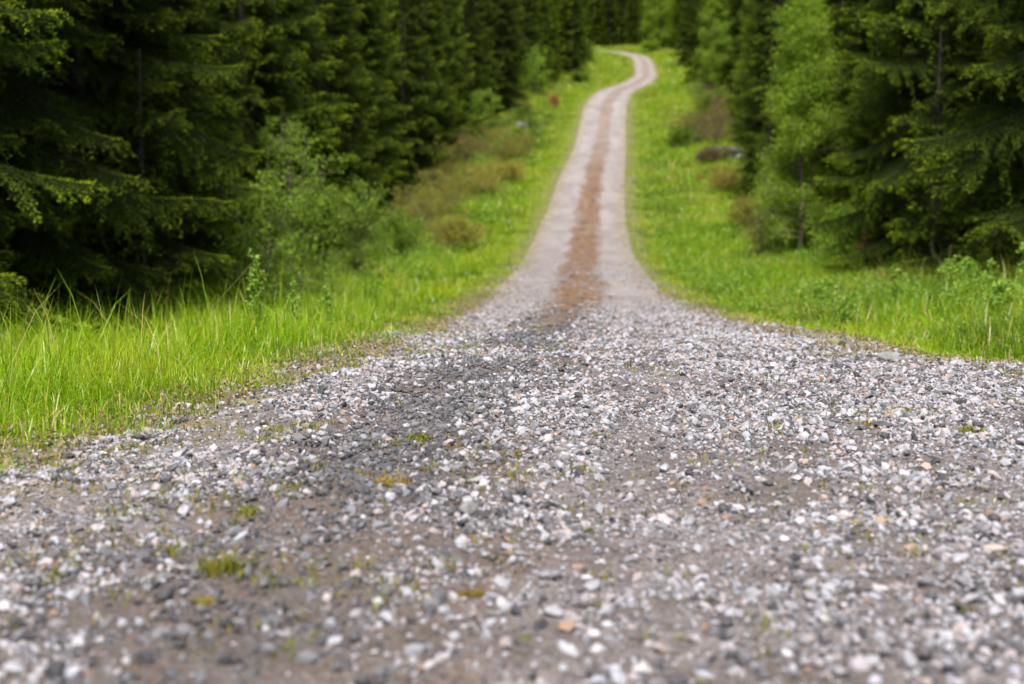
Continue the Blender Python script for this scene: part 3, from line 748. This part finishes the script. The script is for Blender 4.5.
scrub(14.8, 102.5, 'grey brown brushwood heap behind the leftmost heap on the right slope', 3.9, 2.2, tint=.40, per=5, ns=12, leaf=.10)
scrub(13.9, 98.0, 'bare dark twiggy bush at the right end of the brushwood heap', 2.9, 1.5, tint=.1, per=3, ns=14, leaf=.09)
scrub(9.6, 57.0, 'olive brown scrub bush at the foot of the dark right spruce', 1.3, 1.4, tint=.45)
scrub(11.0, 73.0, 'yellow brown scrub bush between the right spruces on the slope', 1.2, 1.3, tint=.8)
scrub(8.9, 47.5, 'reddish brown twiggy scrub left of the pale birch foot', 1.3, 1.0, per=6, tint=.1)
# --- leafy weeds
def weed(x, y, label, H, sp=.10, ns=1, nbr=14, leaf=.035, per=5, mat=M_HERB, tint=.75, group='leafy roadside weeds'):
    return plant('leafy_weed', x, y, label, 'plant', H, sp, ns, nbr, 2, per, leaf, mat, mat, rad=.005, group=group, parts=('stem', 'foliage'), tint=tint, fuzz=.015, clear=.12, up=.9)
weed(-2.25, 12.6, 'tallest leafy sapling rising above the left verge grass', .98, .14, 2, 28, .036, 7, tint=1.0)
weed(-2.02, 13.0, 'shorter leafy sapling right of the tallest one in the left grass', .62, .12, 1, 16)
weed(-1.78, 13.6, 'small leafy sapling right of the two taller ones in the left grass', .5, .11, 1, 14)
weed(-2.1, 20.5, 'bushy leafy weed farther up the left grass verge', .95, .25, 3, 12)
weed(-2.9, 21.5, 'low leafy weed left of the bushy one on the left verge', .75, .22, 3, 10)
for i, (x, y, h, lb) in enumerate([
        (5.6, 20.5, .8, 'leafy weed in front of the dark hollow under the right spruce'),
        (6.2, 20.0, .85, 'taller leafy weed right of the dark hollow under the right spruce'),
        (6.9, 21.0, .8, 'leafy weed below the layered boughs of the nearest right spruce'),
        (7.3, 20.0, .9, 'broad leafy weed at the right picture edge under the spruce boughs'),
        (4.9, 22.5, .6, 'leafy weed in the grass left of the dark hollow'),
        (4.1, 17.5, .45, 'dark leafy weed standing in the middle of the right verge grass'),
        (5.5, 16.0, .5, 'leafy weed low in the right verge grass near the picture edge')]):
    weed(x, y, lb, h, .26, 4, 12, .045, 6, tint=.85)

# --- stones that stand out
def rock(x, y, size, label, mat, flat=.6, on_road=True, group=None, seed=0, sink=.3):
    r = np.random.default_rng(seed)
    import bmesh
    bm = bmesh.new(); bmesh.ops.create_icosphere(bm, subdivisions=3, radius=1.0)
    cut = [(nrm(r.normal(size=3)), r.uniform(.55, .85)) for _ in range(11)]
    for v in bm.verts:
        p = np.array(v.co)
        for n_, d in cut:
            e = p @ n_ - d
            if e > 0: p = p - n_ * e * .9
        p = p * (1 + .06 * (vnoise(p[0]*3+seed, p[1]*3+p[2]*2) - .5))
        v.co = Vector(p * np.array([size * .62, size * .48, size * .5 * flat]))
    me = bpy.data.meshes.new('rock'); bm.to_mesh(me); bm.free()
    me.materials.append(mat)
    z = float(max(Zroad(np.array(x), np.array(y)), Z(np.array(x), np.array(y), True)) if on_road else Z(x, y))
    o = link('rock', me); o.location = (x, y, z + size * .25 * flat * (1 - sink)); o.rotation_euler = (r.normal(0, .12), r.normal(0, .12), r.uniform(0, 6))
    return tag(o, label, 'rock', group)
rock(2.58, 9.7, .17, 'grey rock lying on the gravel at the right verge', M_ROCK, .62, seed=4)
rock(2.55, 11.2, .16, 'greenish mossy rock at the edge of the right verge grass', M_ROCKMOSS, .7, seed=5)
rock(-1.66, 7.1, .10, 'pale rounded rock half hidden at the foot of the left verge grass', M_ROCKPALE, .75, seed=6)
rock(-1.42, 7.4, .075, 'small dull stone right of the pale rock at the left verge', M_ROCKMOSS, .6, seed=16)
rock(1.68, 6.4, .11, 'flat dark slab of stone in the gravel on the right side', M_ROCKDARK, .35, seed=7)
rock(-.14, 4.6, .07, 'bluish upright stone in the gravel near the middle of the picture', M_ROCK, .95, seed=8)
rock(-1.06, 7.9, .06, 'small black stone in the left wheel track', M_ROCKDARK, .8, seed=9)
rock(12.5, 86.0, 2.6, 'dark boulder on the right slope below the brushwood heap', M_ROCKDARK, .6, False, seed=10)
rock(13.6, 85.4, 1.2, 'pale boulder right beside the dark boulder on the right slope', M_ROCKPALE, .8, False, seed=11)
rock(.8, 115.0, 1.1, 'pale stone among the scrub on the left slope', M_ROCK, .7, False, seed=12)

# --- weed tufts in the gravel
def tuft(px, py, label, size, n, tint, hgt=1.0):
    size *= 1.15; d = 1.0 * 1422 / (py - 210.0); x = (px - 512) / 1422 * d; y = d
    a = rng.uniform(0, 6.28, n); cl = rng.normal(0, size * .26, (5, 2)); ci = rng.integers(0, 5, n)
    P = np.concatenate([cl[ci] + rng.normal(0, size * .18, (n, 2)), np.full((n, 1), -.004)], 1)
    V, T, A_ = blades(P, size * .34 * hgt * rng.uniform(.5, 1.2, n), np.full(n, .0045), rng.uniform(.3, 1.3, n), np.clip(rng.normal(tint, .2, n), 0, 1))
    V2, T2, A2 = leaves(P + np.stack([0*a, 0*a, rng.uniform(0, size * .3, n)], 1), np.full(n, size * .14), np.clip(rng.normal(tint, .2, n), 0, 1), .6)
    V, T, A_ = join([(V, T, A_), (V2, T2, A2)])
    o = link('weed_tuft', mk_mesh('weed_tuft', V, T, [M_MOSS], {'tint': A_}))
    o.location = (x, y, float(Zroad(np.array(x), np.array(y)))); o.rotation_euler = (0, 0, rng.uniform(0, 6))
    return tag(o, label, 'weed', 'weed tufts in the gravel')
for px, py, lb, s, t, hg in [
        (418, 447, 'bright green tuft with pale stalks left of the gravel centre', .085, .3, 1.0),
        (390, 494, 'round brownish moss cushion left of the gravel centre', .085, .95, .7),
        (433, 478, 'small yellow tuft right of the brownish moss cushion', .05, .6, 1.),
        (367, 484, 'tiny orange tuft left of the brownish moss cushion', .045, .95, .9),
        (579, 471, 'flat yellow green moss patch right of the gravel centre', .075, .45, .5),
        (605, 439, 'small green moss spot behind the flat yellow patch', .06, .3, .5),
        (452, 455, 'small rusty tuft beside the bright green tuft', .05, 1.0, .8),
        (511, 459, 'withered yellowish tuft in the middle of the gravel', .08, .9, .7),
        (245, 524, 'green moss tuft in the left wheel track', .07, .2, .6),
        (292, 500, 'yellow moss spot farther back in the left wheel track', .05, .6, .5),
        (163, 565, 'yellow green moss cushion near the lower left corner', .065, .3, .7),
        (219, 583, 'tall thin grass tuft right of the lower left moss cushion', .08, .45, 2.2),
        (468, 606, 'olive brown tuft in the blurred foreground', .055, .8, .9),
        (340, 596, 'dull brown tuft left in the blurred foreground', .05, .85, .8),
        (196, 622, 'dark olive tuft lowest in the left foreground', .045, .7, .8),
        (520, 643, 'tiny green sprig in the blurred foreground centre', .03, .3, 1.),
        (588, 531, 'dark green sprig in the gravel below the picture centre', .045, .15, .8),
        (905, 418, 'low green weed tuft in the right hand gravel', .09, .3, .6),
        (975, 436, 'green weed tuft nearest the right picture edge', .09, .35, .7),
        (870, 432, 'yellow weed tuft in front of the grey rock', .08, .7, .6)]:
    tuft(px, py, lb, s, int(80 + 1100 * s), t, hg)
# sparse sprigs strewn over the gravel
n = 20000
y = rng.uniform(3, 15, n); x = rng.uniform(-2.4, 5, n)
o_, s_ = off(x, y)
kp = (o_ < .1) & (rng.random(n) < sstep(.48, .64, fbm(x * 1.9 + 11, y * 1.9 + 90)) * (.22 + .78 * sstep(-1.2, -.1, o_) + .5 * np.exp(-((x - XC(y)) / .4) ** 2)))
x, y = x[kp], y[kp]
P = np.stack([x, y, Zroad(x, y)], 1)
P = np.repeat(P, 5, 0); P[:, :2] += rng.normal(0, .015, (len(P), 2))
V, T, A = blades(P, rng.uniform(.012, .05, len(P)), np.full(len(P), .005), rng.uniform(.3, 1.4, len(P)), np.clip(rng.normal(.45, .3, len(P)), 0, 1))
tag(link('sprigs', mk_mesh('sprigs', V, T, [M_MOSS], {'tint': A})), 'sparse green sprigs strewn over the gravel', 'weeds', kind='stuff')

# ------------------------------------------------------------------ camera, light
cam = bpy.data.cameras.new('camera'); co = bpy.data.objects.new('camera', cam); COL.objects.link(co)
cam.sensor_width = 36; cam.lens = 50; cam.clip_start = .1; cam.clip_end = 3000
co.location = (0, 0, 1.0); co.rotation_euler = (R(90 - 5.3), 0, 0)
cam.dof.use_dof = True; cam.dof.focus_distance = 7.6; cam.dof.aperture_fstop = 1.9; cam.dof.aperture_blades = 0
SC.camera = co

EL, AZ = R(60), R(-174)      # sun high, behind the camera along the road
w = bpy.data.worlds.new('World'); SC.world = w; w.use_nodes = True
nt = w.node_tree; bg = nt.nodes['Background']
sky = nt.nodes.new('ShaderNodeTexSky'); sky.sky_type = 'NISHITA'; sky.sun_disc = False
sky.sun_elevation = EL; sky.sun_rotation = AZ; sky.dust_density = 3.0; sky.air_density = 1.0; sky.ozone_density = 1.0
nt.links.new(sky.outputs[0], bg.inputs['Color']); bg.inputs['Strength'].default_value = .08
sd = bpy.data.lights.new('sun', 'SUN'); sd.energy = 3.9; sd.angle = R(10); sd.color = (1, .96, .89)
so = bpy.data.objects.new('sun', sd); COL.objects.link(so)
dirv = Vector((math.sin(AZ) * math.cos(EL), math.cos(AZ) * math.cos(EL), math.sin(EL)))
so.rotation_euler = dirv.to_track_quat('Z', 'Y').to_euler()
vs = SC.view_settings; vs.view_transform = 'Standard'; vs.look = 'None'; vs.exposure = 1.05; vs.gamma = 1; vs.use_curve_mapping = False
SC.cycles.use_denoising = True
SC.cycles.max_bounces = 7; SC.cycles.diffuse_bounces = 4; SC.cycles.transmission_bounces = 4; SC.cycles.glossy_bounces = 2
SC.cycles.use_adaptive_sampling = True; SC.cycles.adaptive_threshold = .02
